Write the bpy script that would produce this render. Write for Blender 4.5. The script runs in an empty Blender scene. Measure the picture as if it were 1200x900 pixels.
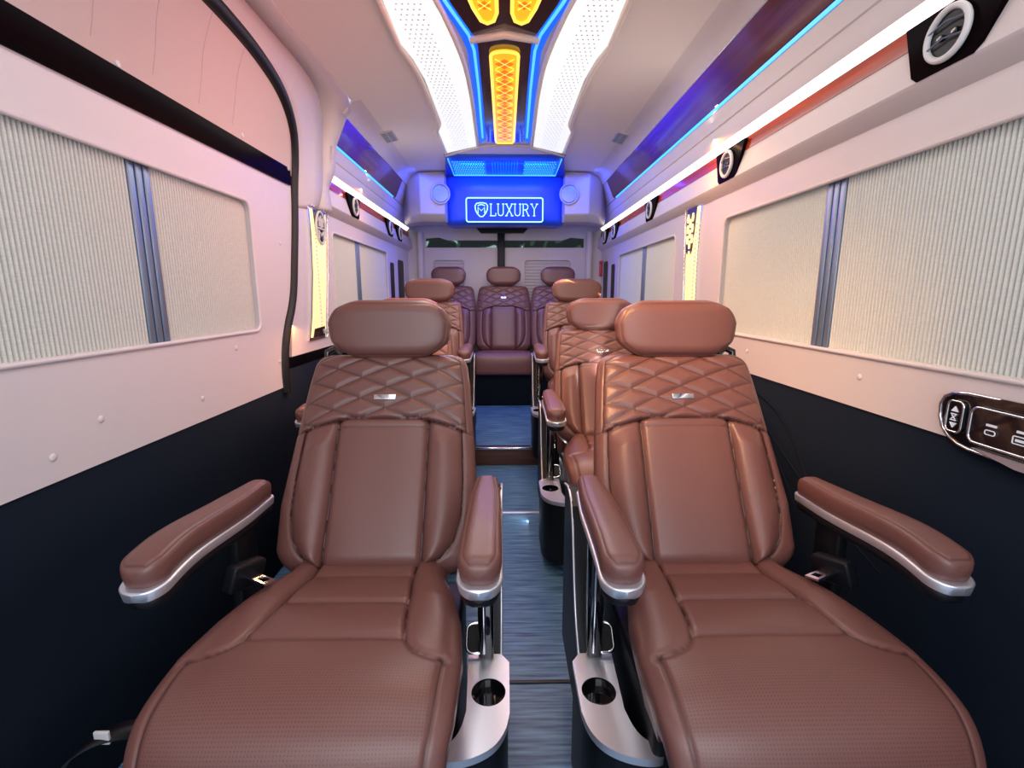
import bpy, bmesh, math, random
import numpy as np
from mathutils import Vector, Matrix
random.seed(4)
scn = bpy.context.scene
C = bpy.context.collection
PI = math.pi

# ------------------------------------------------------------------ camera, world, lights, exposure
FPX = 560.0
PITCH = math.atan(104 / FPX)
YAW = math.atan(8 / (FPX / math.cos(PITCH)))
cd = bpy.data.cameras.new('camera'); cam = bpy.data.objects.new('camera', cd); C.objects.link(cam)
cd.sensor_fit = 'HORIZONTAL'; cd.sensor_width = 36; cd.lens = 36 * FPX / 1200; cd.clip_start = .02
cam.location = (0, 0, 1.0); cam.rotation_euler = (PI / 2 - PITCH, 0, -YAW)
scn.camera = cam
scn.view_settings.view_transform = 'Standard'; scn.view_settings.look = 'None'
scn.view_settings.gamma = 1; scn.view_settings.use_curve_mapping = False
scn.view_settings.exposure = 0.30
w = bpy.data.worlds.new('world'); scn.world = w; w.use_nodes = True
w.node_tree.nodes['Background'].inputs[0].default_value = (.80, .86, 1.0, 1)
w.node_tree.nodes['Background'].inputs[1].default_value = .75

def area(name, loc, target, sx, sy, power, col, spread=PI):
    l = bpy.data.lights.new(name, 'AREA'); l.shape = 'RECTANGLE'; l.size = sx; l.size_y = sy
    l.energy = power; l.color = col; l.spread = spread
    o = bpy.data.objects.new(name, l); C.objects.link(o); o.location = loc
    d = Vector(target) - Vector(loc); o.rotation_euler = d.to_track_quat('-Z', 'Y').to_euler()
    return o
# windscreen daylight, the front part of the lit ceiling, red front ceiling LEDs, blue rear LEDs, warm LED strips, added fill lights
area('windscreen_daylight', (0, -.75, 1.25), (0, 1.2, .75), 1.3, .8, 10, (.95, .96, 1.0))
area('front_ceiling_light', (0, .40, 1.85), (0, .45, 0), .9, 1.0, 3.5, (1, .94, .92))
for sx in (-1, 1):
    area('ceiling_wing_light', (sx * .25, 2.3, 1.875), (sx * .25, 2.3, 0), .14, 1.8, 5, (1, .95, .92))
    area('wall_strip_light', (sx * .79, 2.9 if sx < 0 else 2.0, 1.585), (sx * .86, 2.9 if sx < 0 else 2.0, 1.42), .015, 3.0 if sx < 0 else 4.2, 3.0 if sx < 0 else 11.0, (1, .40, .12))
    area('ceiling_fill_light', (sx * .78, 3.0 if sx < 0 else 2.0, 1.60), (0, 3.0 if sx < 0 else 2.0, 1.93), .02, 2.8 if sx < 0 else 4.2, 3.5 if sx < 0 else 6, (1, .93, .88))  # added fill that brightens the ceiling, not a fitted uplight
area('red_led_right', (.25, 1.35, 1.875), (-.84, 1.75, 1.80), .06, 1.3, 2.7, (1, .06, .13), 1.9)
area('headrest_warm_fill', (-.20, .40, 1.84), (.44, 1.2, .95), .20, .3, 2.2, (1, .50, .20), .75)  # added warm fill that brightens the front right headrest
area('amber_lens_light', (0, 1.40, 1.87), (.1, 2.3, .95), .40, .6, 3.6, (1, .42, .10))
area('blue_led_pod', (0, 3.45, 1.865), (0, 3.85, 1.70), .60, .04, 7, (.0, .05, 1))
for sx in (-1, 1):
    area('blue_led_rear_side', (sx * .60, 3.62, 1.865), (sx * .88, 3.7, 1.2), .05, .3, 1.8, (.02, .06, 1))
for sx in (-1, 1):
    area('rear_wall_blue_fill', (sx * .35, 4.05, 1.50), (sx * .88, 4.05, 1.20), .05, .4, 1.1, (.03, .08, 1))  # added fill that turns the rear side walls blue
area('rear_dome_light', (0, 3.95, 1.49), (0, 4.1, .4), .7, .2, 1.2, (.86, .70, 1.0))

# ------------------------------------------------------------------ materials
def mat(name, base, rough=.5, metal=0, emit=None, estr=0, coat=0, spec=.5, noise=None, bump=None, alpha=None):
    m = bpy.data.materials.new(name); m.use_nodes = True
    nt = m.node_tree; b = nt.nodes['Principled BSDF']
    b.inputs['Base Color'].default_value = (*base, 1); b.inputs['Roughness'].default_value = rough
    b.inputs['Metallic'].default_value = metal; b.inputs['Coat Weight'].default_value = coat
    b.inputs['Coat Roughness'].default_value = .08
    b.inputs['Specular IOR Level'].default_value = spec
    if emit: b.inputs['Emission Color'].default_value = (*emit, 1); b.inputs['Emission Strength'].default_value = estr
    tc = nt.nodes.new('ShaderNodeTexCoord')
    if noise:                         # (scale xyz, amount)
        mp = nt.nodes.new('ShaderNodeMapping'); mp.inputs['Scale'].default_value = noise[0]
        nt.links.new(tc.outputs['Object'], mp.inputs[0])
        n = nt.nodes.new('ShaderNodeTexNoise'); n.inputs['Scale'].default_value = 1; n.inputs['Detail'].default_value = 5
        nt.links.new(mp.outputs[0], n.inputs['Vector'])
        mr = nt.nodes.new('ShaderNodeMapRange'); mr.inputs[1].default_value = .3; mr.inputs[2].default_value = .7
        nt.links.new(n.outputs[0], mr.inputs[0])
        mx = nt.nodes.new('ShaderNodeMix'); mx.data_type = 'RGBA'
        nt.links.new(mr.outputs[0], mx.inputs[0])
        mx.inputs[6].default_value = (*noise[1], 1); mx.inputs[7].default_value = (*base, 1)
        nt.links.new(mx.outputs[2], b.inputs['Base Color'])
    if bump:                          # (scale, strength)
        n2 = nt.nodes.new('ShaderNodeTexNoise'); n2.inputs['Scale'].default_value = bump[0]; n2.inputs['Detail'].default_value = 3
        nt.links.new(tc.outputs['Object'], n2.inputs['Vector'])
        bp = nt.nodes.new('ShaderNodeBump'); bp.inputs['Strength'].default_value = bump[1]; bp.inputs['Distance'].default_value = .001
        nt.links.new(n2.outputs[0], bp.inputs['Height']); nt.links.new(bp.outputs[0], b.inputs['Normal'])
    return m

def leather(name, base, rough=.36):
    m = mat(name, base, rough, bump=(420, .25), spec=.55)
    nt = m.node_tree; b = nt.nodes['Principled BSDF']
    at = nt.nodes.new('ShaderNodeAttribute'); at.attribute_name = 'seam'
    mx = nt.nodes.new('ShaderNodeMix'); mx.data_type = 'RGBA'
    nt.links.new(at.outputs['Fac'], mx.inputs[0])
    mx.inputs[6].default_value = (*base, 1); mx.inputs[7].default_value = (base[0] * .16, base[1] * .13, base[2] * .13, 1)
    # perforation: small punched holes where attribute perf is set
    ap = nt.nodes.new('ShaderNodeAttribute'); ap.attribute_name = 'perf'
    tc = nt.nodes['Texture Coordinate']
    sp = nt.nodes.new('ShaderNodeSeparateXYZ'); nt.links.new(tc.outputs['Object'], sp.inputs[0])
    def mth(op, a, bb=None):
        n = nt.nodes.new('ShaderNodeMath'); n.operation = op
        for i, v in enumerate((a, bb)):
            if v is None: continue
            if isinstance(v, (int, float)): n.inputs[i].default_value = v
            else: nt.links.new(v, n.inputs[i])
        return n.outputs[0]
    k = PI / .0046
    d = ap.outputs['Fac']
    h = mth('MULTIPLY', mth('SINE', mth('MULTIPLY', mth('ADD', sp.outputs[0], d), k)), mth('SINE', mth('MULTIPLY', mth('SUBTRACT', sp.outputs[0], d), k)))
    hole = mth('MULTIPLY', mth('GREATER_THAN', h, .55), mth('MULTIPLY', mth('GREATER_THAN', ap.outputs['Fac'], .35), .4))
    mx2 = nt.nodes.new('ShaderNodeMix'); mx2.data_type = 'RGBA'
    nt.links.new(hole, mx2.inputs[0]); nt.links.new(mx.outputs[2], mx2.inputs[6])
    mx2.inputs[7].default_value = (base[0] * .2, base[1] * .2, base[2] * .2, 1)
    nt.links.new(mx2.outputs[2], b.inputs['Base Color'])
    return m

M = dict(
    leather=leather('brown_leather', (.158, .066, .056)),
    cream=mat('cream_panel', (.68, .62, .61), .45, noise=((3, 3, 3), (.65, .59, .58))),
    ceil=mat('ceiling_panel', (.80, .72, .66), .55),
    door=mat('door_panel', (.72, .67, .69), .42),
    fabric=mat('padded_fabric', (.62, .50, .47), .7, bump=(300, .4)),
    blind=mat('blind_fabric', (.68, .71, .67), .8, noise=((60, 60, 400), (.60, .62, .57))),
    navy=mat('dark_lower_panel', (.004, .008, .016), .8, bump=(500, .5), spec=.12),
    black=mat('black_plastic', (.005, .006, .009), .42, spec=.25),
    darkpane=mat('dark_pane', (.004, .005, .010), .3, spec=.08),
    gloss=mat('gloss_black', (.004, .004, .006), .06, coat=1),
    rubber=mat('rubber', (.004, .005, .006), .5),
    chrome=mat('chrome', (.80, .82, .85), .12, 1),
    silver=mat('satin_silver', (.74, .76, .84), .40, .85),
    alu=mat('blue_aluminium', (.22, .30, .42), .35, .6),
    wood=mat('walnut_gloss', (.50, .060, .012), .12, spec=.5, noise=((4, 2.5, 60), (.24, .025, .012))),
    darkwood=mat('dark_walnut_gloss', (.008, .003, .004), .14, spec=.04, noise=((4, 2, 50), (.004, .003, .004))),
    glass=mat('dark_glass', (.17, .055, .038), .10, spec=.5, noise=((6, 1.5, 60), (.10, .030, .022))),
    floor=mat('blue_floor', (.008, .045, .12), .42, noise=((7, 110, 7), (.13, .30, .48))),
    riser=mat('riser_wood', (.12, .055, .040), .4, noise=((3, 3, 60), (.07, .035, .03))),
    lamp=mat('lamp_white', (.5, .5, .5), .5, emit=(.97, 1, 1), estr=.66),
    led=mat('led_white', (.9, .9, .9), .4, emit=(1, .86, .76), estr=2.2),
    amber=mat('lamp_amber', (.9, .4, .05), .3, emit=(1, .36, .0), estr=.85),
    amber_hot=mat('lamp_amber_rim', (.9, .5, .1), .3, emit=(1, .62, .06), estr=1.1),
    amber_red=mat('lamp_amber_facet', (.9, .2, .03), .3, emit=(1, .13, .0), estr=.75),
    bluelamp=mat('lamp_blue', (.02, .1, .6), .3, emit=(.0, .10, 1), estr=.9),
    cyan=mat('lamp_cyan', (.1, .5, .8), .3, emit=(.05, .36, 1), estr=1.2),
    cyanline=mat('sign_line', (.4, .8, .9), .3, emit=(.30, .72, 1), estr=1.4),
    yellow=mat('lamp_yellow', (.9, .8, .4), .3, emit=(1, .88, .42), estr=.50),
    podwhite=mat('pod_leather', (.55, .50, .50), .4),
    podglow=mat('pod_led_glow_tint', (.02, .10, .85), .35),  # blue LED glow put into the base colour
    seamline=mat('panel_dent_shade', (.50, .38, .37), .7),  # darker tone stands in for shade in the panel dents
    red=mat('red_plastic', (.5, .02, .03), .4),
    white=mat('white_plastic', (.7, .7, .7), .4),
    spine=mat('spine_brown', (.035, .018, .016), .12, coat=.6),
    leaf=mat('hedge_leaf', (.02, .05, .02), .7, noise=((5, 5, 5), (.004, .01, .004))),
    asphalt=mat('outside_ground', (.12, .12, .12), .9),
    icon=mat('icon_grey', (.6, .6, .65), .4, emit=(.6, .62, .68), estr=.25),
)
M['darkwood'].node_tree.nodes['Principled BSDF'].inputs['IOR'].default_value = 1.13
# tinted glass for the back window
gm = bpy.data.materials.new('tinted_glass'); gm.use_nodes = True
gb = gm.node_tree.nodes['Principled BSDF']; gb.inputs['Base Color'].default_value = (.55, .65, .6, 1)
gb.inputs['Transmission Weight'].default_value = 1; gb.inputs['Roughness'].default_value = 0; gb.inputs['IOR'].default_value = 1.05
M['tint'] = gm

# ------------------------------------------------------------------ helpers
def link(name, me, m, parent=None, smooth=None):
    o = bpy.data.objects.new(name, me); C.objects.link(o)
    if m is not None: me.materials.append(M[m] if isinstance(m, str) else m)
    if smooth is not None:
        me.shade_smooth(); me.set_sharp_from_angle(angle=math.radians(smooth))
    if parent: o.parent = parent
    return o
def tag(o, label=None, cat=None, group=None, kind=None):
    if label: o['label'] = label
    if cat: o['category'] = cat
    if group: o['group'] = group
    if kind: o['kind'] = kind
    return o
def empty(name, loc=(0, 0, 0)):
    o = bpy.data.objects.new(name, None); C.objects.link(o); o.location = loc; o.empty_display_size = .05
    return o
def bm_obj(name, bm, m, parent=None, smooth=40):
    bmesh.ops.remove_doubles(bm, verts=bm.verts, dist=1e-6)
    bmesh.ops.recalc_face_normals(bm, faces=bm.faces)
    me = bpy.data.meshes.new(name); bm.to_mesh(me); bm.free()
    return link(name, me, m, parent, smooth)
def add_box(bm, x0, x1, y0, y1, z0, z1, bev=0):
    r = bmesh.ops.create_cube(bm, size=1)
    for v in r['verts']:
        v.co = Vector(((x0 + x1) / 2 + v.co.x * (x1 - x0), (y0 + y1) / 2 + v.co.y * (y1 - y0), (z0 + z1) / 2 + v.co.z * (z1 - z0)))
    if bev:
        es = list({e for v in r['verts'] for e in v.link_edges})
        bmesh.ops.bevel(bm, geom=es, offset=bev, segments=3, affect='EDGES', profile=.5)
def box(name, dims, m, parent=None, bev=.003):
    bm = bmesh.new(); add_box(bm, *dims, bev); return bm_obj(name, bm, m, parent)
def add_tube(bm, pts, r, n=8, closed=False, rz=None):
    pts = [Vector(p) for p in pts]; N = len(pts); rings = []; prev = None
    for i, p in enumerate(pts):
        if closed: t = pts[(i + 1) % N] - pts[i - 1]
        else: t = pts[min(i + 1, N - 1)] - pts[max(i - 1, 0)]
        t.normalize()
        if prev is None:
            a = Vector((0, 0, 1)) if abs(t.z) < .9 else Vector((1, 0, 0))
            u = t.cross(a).normalized()
        else: u = (prev - t * prev.dot(t)).normalized()
        prev = u; v = t.cross(u); rr = r[i] if isinstance(r, (list, tuple)) else r
        rings.append([bm.verts.new(p + (u * math.cos(2 * PI * k / n) + v * math.sin(2 * PI * k / n)) * rr) for k in range(n)])
    for i in range(N if closed else N - 1):
        A, B = rings[i], rings[(i + 1) % N]
        for k in range(n): bm.faces.new((A[k], A[(k + 1) % n], B[(k + 1) % n], B[k]))
    if not closed:
        bm.faces.new(rings[0][::-1]); bm.faces.new(rings[-1])
def tube(name, pts, r, m, parent=None, closed=False, n=8):
    bm = bmesh.new(); add_tube(bm, pts, r, n, closed); return bm_obj(name, bm, m, parent, 60)
def smooth_pts(pts, k=3, closed=False):
    for _ in range(k):
        q = []; N = len(pts)
        rng = range(N) if closed else range(N - 1)
        if not closed: q.append(pts[0])
        for i in rng:
            a, b = Vector(pts[i]), Vector(pts[(i + 1) % N])
            q += [a * .75 + b * .25, a * .25 + b * .75]
        if not closed: q.append(pts[-1])
        pts = q
    return [Vector(p) for p in pts]
def rrect(u0, u1, v0, v1, r, n=6):
    out = []
    for cx, cy, a0 in ((u1 - r, v1 - r, 0), (u0 + r, v1 - r, 90), (u0 + r, v0 + r, 180), (u1 - r, v0 + r, 270)):
        for k in range(n + 1):
            a = math.radians(a0 + 90 * k / n); out.append((cx + r * math.cos(a), cy + r * math.sin(a)))
    return out
def circ(cx, cy, r, n=32, ry=None):
    ry = ry or r
    return [(cx + r * math.cos(2 * PI * k / n), cy + ry * math.sin(2 * PI * k / n)) for k in range(n)]
# planes: maps (u, v, w) to world; w is the depth away from the viewer's side of the panel
def PX(x, s): return lambda u, v, w: Vector((x + s * w, u, v))       # u = y, v = z, depth along s*x
def PY(y): return lambda u, v, w: Vector((u, y + w, v))              # faces the camera (-y)
def PZ(z, s=1): return lambda u, v, w: Vector((u, v, z + s * w))
def add_panel(bm, loops, f, th):
    edges = []; vs = []
    for L in loops:
        vv = [bm.verts.new(f(u, v, 0)) for u, v in L]; vs += vv
        edges += [bm.edges.new((vv[i], vv[(i + 1) % len(vv)])) for i in range(len(vv))]
    r = bmesh.ops.triangle_fill(bm, use_beauty=True, use_dissolve=False, edges=edges)
    faces = [g for g in r['geom'] if isinstance(g, bmesh.types.BMFace)]
    ext = bmesh.ops.extrude_face_region(bm, geom=faces)
    nv = [g for g in ext['geom'] if isinstance(g, bmesh.types.BMVert)]
    d = f(0, 0, th) - f(0, 0, 0)
    for v in nv: v.co += d
def panel(name, loops, f, th, m, parent=None):
    bm = bmesh.new(); add_panel(bm, loops, f, th); return bm_obj(name, bm, m, parent, 30)
def ribbon(name, prof, y0, y1, m, parent=None, th=.008, s=1, ny=1):
    """sheet swept along y; prof = [(x, z)], s mirrors x, thickness goes outward"""
    bm = bmesh.new(); P = [Vector((s * x, z)) for x, z in prof]; N = len(P); off = []
    for i in range(N):
        t = (P[min(i + 1, N - 1)] - P[max(i - 1, 0)]).normalized()
        nrm = Vector((t.y, -t.x))
        c = Vector((0, 1.2)) - P[i]
        if nrm.dot(c) > 0: nrm = -nrm
        off.append(P[i] + nrm * th)
    loop = P + off[::-1]
    A = [bm.verts.new((p.x, y0, p.y)) for p in loop]; B = [bm.verts.new((p.x, y1, p.y)) for p in loop]
    K = len(loop)
    for i in range(K): bm.faces.new((A[i], A[(i + 1) % K], B[(i + 1) % K], B[i]))
    for i in range(N - 1):
        bm.faces.new((A[i], A[i + 1], A[K - 2 - i], A[K - 1 - i])); bm.faces.new((B[i], B[i + 1], B[K - 2 - i], B[K - 1 - i]))
    return bm_obj(name, bm, m, parent, 35)
def quad_grid(name, rows, m, parent=None, th=0, smooth=60):
    bm = bmesh.new(); V = [[bm.verts.new(p) for p in r] for r in rows]
    for i in range(len(V) - 1):
        for j in range(len(V[0]) - 1): bm.faces.new((V[i][j], V[i][j + 1], V[i + 1][j + 1], V[i + 1][j]))
    o = bm_obj(name, bm, m, parent, smooth)
    if th:
        md = o.modifiers.new('solid', 'SOLIDIFY'); md.thickness = th; md.offset = 0
    return o

# ---- padded leather shapes
def pdist(X, S, poly):
    d = np.full(X.shape, 9.)
    for (x0, y0), (x1, y1) in zip(poly[:-1], poly[1:]):
        dx, dy = x1 - x0, y1 - y0; L2 = dx * dx + dy * dy + 1e-12
        t = np.clip(((X - x0) * dx + (S - y0) * dy) / L2, 0, 1)
        d = np.minimum(d, np.hypot(X - x0 - t * dx, S - y0 - t * dy))
    return d
def catmull(P, n=12):
    P = [np.array(p, float) for p in P]; P = [2 * P[0] - P[1]] + P + [2 * P[-1] - P[-2]]; out = []
    for i in range(1, len(P) - 2):
        a, b, c, d = P[i - 1:i + 3]
        for k in range(n):
            t = k / n; out.append(.5 * ((2 * b) + (c - a) * t + (2 * a - 5 * b + 4 * c - d) * t * t + (3 * b - a - 3 * c + d) * t ** 3))
    out.append(P[-2]); return np.array(out)
def pad(name, path, hwf, T, m='leather', parent=None, r0=.04, r1=.04, n=4, disp=None, nx=60, ns=80, R=None, side=1, x0=0):
    """cushion swept along a (y, z) path; the path is the front face, the body lies behind it"""
    pp = catmull(path); seg = np.hypot(*np.diff(pp, axis=0).T); cum = np.concatenate([[0], np.cumsum(seg)]); L = cum[-1]
    t = np.linspace(0, 1, ns); ss = L * (t - .6 * np.sin(2 * PI * t) / (2 * PI))
    py = np.interp(ss, cum, pp[:, 0]); pz = np.interp(ss, cum, pp[:, 1])
    ty = np.gradient(py, ss); tz = np.gradient(pz, ss); tl = np.hypot(ty, tz); ty /= tl; tz /= tl
    ny_, nz_ = -tz * side, ty * side                       # normal
    R = R or T / 2
    hw = np.array([hwf(s / L) for s in ss])
    def cap(d, r): return np.sqrt(np.clip(1 - np.clip((r - d) / max(r, 1e-6), 0, 1) ** 2, 0, 1))
    hw = hw - r0 * (1 - cap(ss, r0)) - r1 * (1 - cap(L - ss, r1))
    tz0 = np.minimum(cap(ss, R), cap(L - ss, R))
    a = np.linspace(-1, 1, nx); xn = np.sin(a * PI / 2) * .35 + a * .65; xn[0] = -1; xn[-1] = 1
    X = np.outer(hw, xn); S = np.outer(ss, np.ones(nx))
    e = 1 - (1 - np.abs(xn) ** n) ** (1 / n)
    drop = R * np.maximum(1 - tz0[:, None], e[None, :])
    drop = R * (1 - np.sqrt(np.clip((1 - (1 - tz0[:, None]) ** 2) * 1.0, 0, 1)) * (1 - e[None, :])) if False else R * (1 - tz0[:, None] * (1 - e[None, :]))
    h = np.zeros_like(X); sm = np.zeros_like(X); pf = np.zeros_like(X)
    if disp: h, sm, pf = disp(X, S, L, hw)
    fade = tz0[:, None] * (1 - e[None, :])
    F = -drop + h * fade; B = -T + drop
    nb = 9; xb = np.sin(np.linspace(PI / 2, -PI / 2, nb))[1:-1]
    vs = []; seam = []; perf = []
    for i in range(ns):
        for j in range(nx):
            vs.append((x0 + X[i, j], py[i] + ny_[i] * F[i, j], pz[i] + nz_[i] * F[i, j])); seam.append(sm[i, j]); perf.append(pf[i, j])
        for q in xb:
            eb = 1 - (1 - abs(q) ** n) ** (1 / n); bb = -T + R * (1 - tz0[i] * (1 - eb))
            vs.append((x0 + q * hw[i], py[i] + ny_[i] * bb, pz[i] + nz_[i] * bb)); seam.append(0); perf.append(0)
    K = nx + len(xb); fs = []
    for i in range(ns - 1):
        for j in range(K):
            j2 = (j + 1) % K; fs.append((i * K + j, i * K + j2, (i + 1) * K + j2, (i + 1) * K + j))
    fs.append(tuple(range(K))[::-1]); fs.append(tuple((ns - 1) * K + j for j in range(K)))
    me = bpy.data.meshes.new(name); me.from_pydata(vs, [], fs)
    for nm, arr in (('seam', seam), ('perf', perf)):
        at = me.attributes.new(nm, 'FLOAT', 'POINT'); at.data.foreach_set('value', np.array(arr, dtype=np.float32))
    bm = bmesh.new(); bm.from_mesh(me); bmesh.ops.recalc_face_normals(bm, faces=bm.faces); bm.to_mesh(me); bm.free()
    return link(name, me, m, parent, 70)

# ================================================================== SETTING
Y0, YR = -.5, 4.5
st = lambda o: tag(o, kind='structure')
fl = box('floor', (-.95, .95, Y0, YR + .1, -.04, 0), 'floor', bev=0); st(fl)
pl = box('trim_1', (-.88, .88, 2.735, YR, 0, .108), 'floor', bev=0); st(pl)                 # raised rear platform
rs = box('riser_board', (-.26, .26, 2.722, 2.733, .001, .098), 'riser', pl, .001)
eg = box('step_edge', (-.26, .26, 2.715, 2.760, .099, .112), 'chrome', pl, .003)
ed = box('trim_2', (-.26, .26, 2.075, 2.092, 0, .006), 'silver', bev=.002); st(ed)
jn = box('trim_3', (-.26, .30, 1.086, 1.096, 0, .003), 'rubber', bev=.001); st(jn)

# ---- side walls: cream panel with window holes over a dark lower panel
def wall(side, name, y0, y1, dado, wins, x=.88, upper=1.40, extra=None):
    s = 1 if side == 'right' else -1
    root = empty(name, (s * x, y0, 0)); st(root)
    f0 = PX(s * x, s)
    f = lambda u, v, w: f0(u, v, w) - root.location
    loops = [extra or [(y0, dado), (y1, dado), (y1, upper), (y0, upper)]] + [rrect(*wn, .035) for wn in wins]
    panel('wall_panel', loops, f, .018, 'door' if side == 'left' else 'cream', root)
    return root
def hole_lip(wn, s, root, x=.88):
    pts = [Vector((s * (x - .001), u, v)) - root.location for u, v in rrect(*wn, .035, 8)]
    return tube('window_lip', pts, .006, 'door' if s < 0 else 'cream', root, True, 8)
WR1 = (.30, 1.985, .853, 1.303); WR2 = (2.54, 3.78, .86, 1.305); SR = [(3.92, 4.08, .93, 1.25), (4.19, 4.40, .93, 1.29)]
WL1 = (.30, 1.74, .876, 1.317); WL2 = (2.53, 3.67, .86, 1.315); SL = [(3.77, 3.93, .93, 1.25), (4.04, 4.30, .93, 1.29)]
wr = wall('right', 'wall_right', Y0, YR, .723, [WR1, WR2] + SR)
for wn in (WR1, WR2): hole_lip(wn, 1, wr)
wl = wall('left', 'wall_left', 2.06, YR, .75, [WL2] + SL, extra=[(1.97, .75), (YR, .75), (YR, 1.40), (2.09, 1.40), (2.055, 1.02), (2.0, .88)])
hole_lip(WL2, -1, wl)
for a, b, s, nm in ((Y0, YR, 1, 'trim_4'), (Y0, YR, -1, 'trim_5')):     # dark lower panels
    d = .723 if s > 0 else .742
    rows = []
    for z, x in ((0, .84), (.25, .872), (.45, .883), (d + .02, .890)):
        rows.append([(s * x, a, z), (s * x, b, z)])
    if s < 0: rows = rows[:-1] + [[(s * .890, a, .70), (s * .890, b, .70)]]
    o = quad_grid(nm, rows, 'navy', th=.01); st(o)
    if s > 0:
        for cv in ([(1.9, .70), (1.55, .66), (1.40, .58), (1.30, .46), (1.15, .36)], [(1.62, .60), (1.42, .50), (1.28, .44), (1.0, .36)], [(1.9, .62), (1.6, .56), (1.45, .47), (1.30, .34)]):
            tube('stitched_line', smooth_pts([(.8795 if q[1] > .45 else .8755, q[0], q[1]) for q in cv], 3), .0035, 'navy', o)
# screw caps on the walls
def cap_at(y, z, s, root):
    bm = bmesh.new(); bmesh.ops.create_uvsphere(bm, u_segments=12, v_segments=6, radius=.008)
    for v in bm.verts: v.co = Vector((v.co.x * .35, v.co.y, v.co.z)) + Vector((s * .879, y, z)) - root.location
    bm_obj('screw_cap', bm, 'door', root)

# sliding door on the left: lower panel with window, upper padded panel
YD = 2.02
dr = empty('door_1', (-.88, Y0, .6)); st(dr)
fD = lambda u, v, w: Vector((-.88 - w, u, v)) - dr.location
outl = [(Y0, .640), (1.885, .640), (1.885, .70), (1.905, .80), (1.96, .90), (2.035, .98), (2.07, 1.10), (2.105, 1.30), (2.115, 1.50), (Y0, 1.50)]
panel('door_panel', [outl, rrect(*WL1, .035)], fD, .018, 'door', dr)
hole_lip(WL1, -1, dr)
# upper door panel (leans inwards)
def upx(z): t = max(0, (z - 1.48) / .33); return -.878 + .085 * t ** 1.5
SEAL = [(1.895, .62), (1.89, .70), (1.905, .79), (1.945, .875), (1.995, .945), (2.03, 1.02), (2.06, 1.15), (2.095, 1.30), (2.115, 1.44), (2.115, 1.56), (2.06, 1.66), (1.93, 1.735), (1.74, 1.775), (1.52, 1.792), (1.2, 1.795), (.6, 1.795), (Y0, 1.795)]
SEAL3 = smooth_pts([(upx(z) if z > 1.48 else -.883, y, z) for y, z in SEAL], 3)
def seal_y(z):
    best = YD
    for a, b in zip(SEAL3[:-1], SEAL3[1:]):
        if a.y > 1.0 and min(a.z, b.z) <= z <= max(a.z, b.z) and b.z > a.z: best = a.y + (b.y - a.y) * (z - a.z) / (b.z - a.z); return best
    return 1.5
rows = []
for k in range(17):
    z = 1.48 + (1.793 - 1.48) * k / 16; yy = seal_y(z)
    rows.append([Vector((upx(z), Y0 + (yy - Y0) * j / 60, z)) - dr.location for j in range(61)])
quad_grid('upper_panel', rows, 'fabric', dr, th=.008)
for y in (.75, .95, 1.13, 1.31, 1.49, 1.66, 1.80):
    pts = [Vector((upx(1.535 + .25 * k / 8) + .0035, y + .004 * math.sin(k), 1.535 + .25 * k / 8)) - dr.location for k in range(9)]
    if y < 1.7: tube('panel_seam', pts, .0016, 'seamline', dr, n=6)
for y, z in ((1.02, .735), (.90, .69), (1.57, .83), (1.37, .705), (1.95, 1.2), (1.86, .745)): cap_at(y, z, -1, dr)
for y, z in ((1.158, .80), (1.72, .80), (.84, .81)): cap_at(y, z, 1, wr)
sl = tube('door_seal', SEAL3, .023, 'rubber'); tag(sl, 'black rubber seal framing the sliding door opening on the left', 'door seal')
# lower dark part of seal
# door surround: from the seal out to the rounded ridge
RIDGE = [(2.12, .74), (2.14, .80), (2.17, .86), (2.20, .92), (2.24, .99), (2.28, 1.08), (2.30, 1.2), (2.31, 1.34), (2.34, 1.46), (2.36, 1.62), (2.36, 1.75), (2.27, 1.835), (2.08, 1.872), (1.80, 1.874), (1.45, 1.874), (.6, 1.874), (Y0, 1.874)]
def ridx(z): return -.88 if z < 1.40 else (-.88 + .040 * min(1, (z - 1.40) / .06) + .055 * max(0, (z - 1.72) / .15))
R3 = smooth_pts([(ridx(z), y, z) for y, z in RIDGE], 3)
def profx(z): return float(np.interp(z, [1.42, 1.503, 1.572, 1.67, 1.70, 1.82, 1.872], [.840, .850, .815, .803, .797, .742, .70]))
rows = []
for p, q in zip(SEAL3, R3):
    if q.z < 1.385: continue
    rows.append([p, p * .66 + q * .34 + Vector((-.004, .01, 0)), p * .34 + q * .66 + Vector((-.006, .01, 0)), q])
sr = quad_grid('trim_6', rows, 'cream', th=.006); st(sr)
rows = []
for q in R3:
    if q.z < 1.385: continue
    if q.y > 2.2: t_ = Vector((-profx(q.z) + .004, 2.435, q.z))
    else: t_ = Vector((-.70, min(q.y + .16 * max(0, (q.y - 1.4) / .8), 2.435), 1.870))
    rows.append([q, q * .5 + t_ * .5, t_])
s2 = quad_grid('trim_7', rows, 'cream', th=.004); st(s2)

# glossy bar across the door
bar = empty('door_rail', (-.87, .6, 1.5)); tag(bar, 'long glossy dark walnut rail running across the sliding door above its window', 'door rail')
fb = lambda u, v, w: Vector((-.872 - w, u, v)) - bar.location
panel('rail_cover', [[(.3, 1.425), (2.075, 1.440), (2.085, 1.545), (2.03, 1.572), (1.95, 1.545), (1.75, 1.525), (.95, 1.508), (.3, 1.50)]], fb, .02, 'darkwood', bar)
for y, z in ((1.20, 1.512), (1.72, 1.522), (2.06, 1.50)):
    tube('screw', [Vector((-.874, y, z)) - bar.location, Vector((-.868, y, z)) - bar.location], .007, 'white', bar, n=10)

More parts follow.
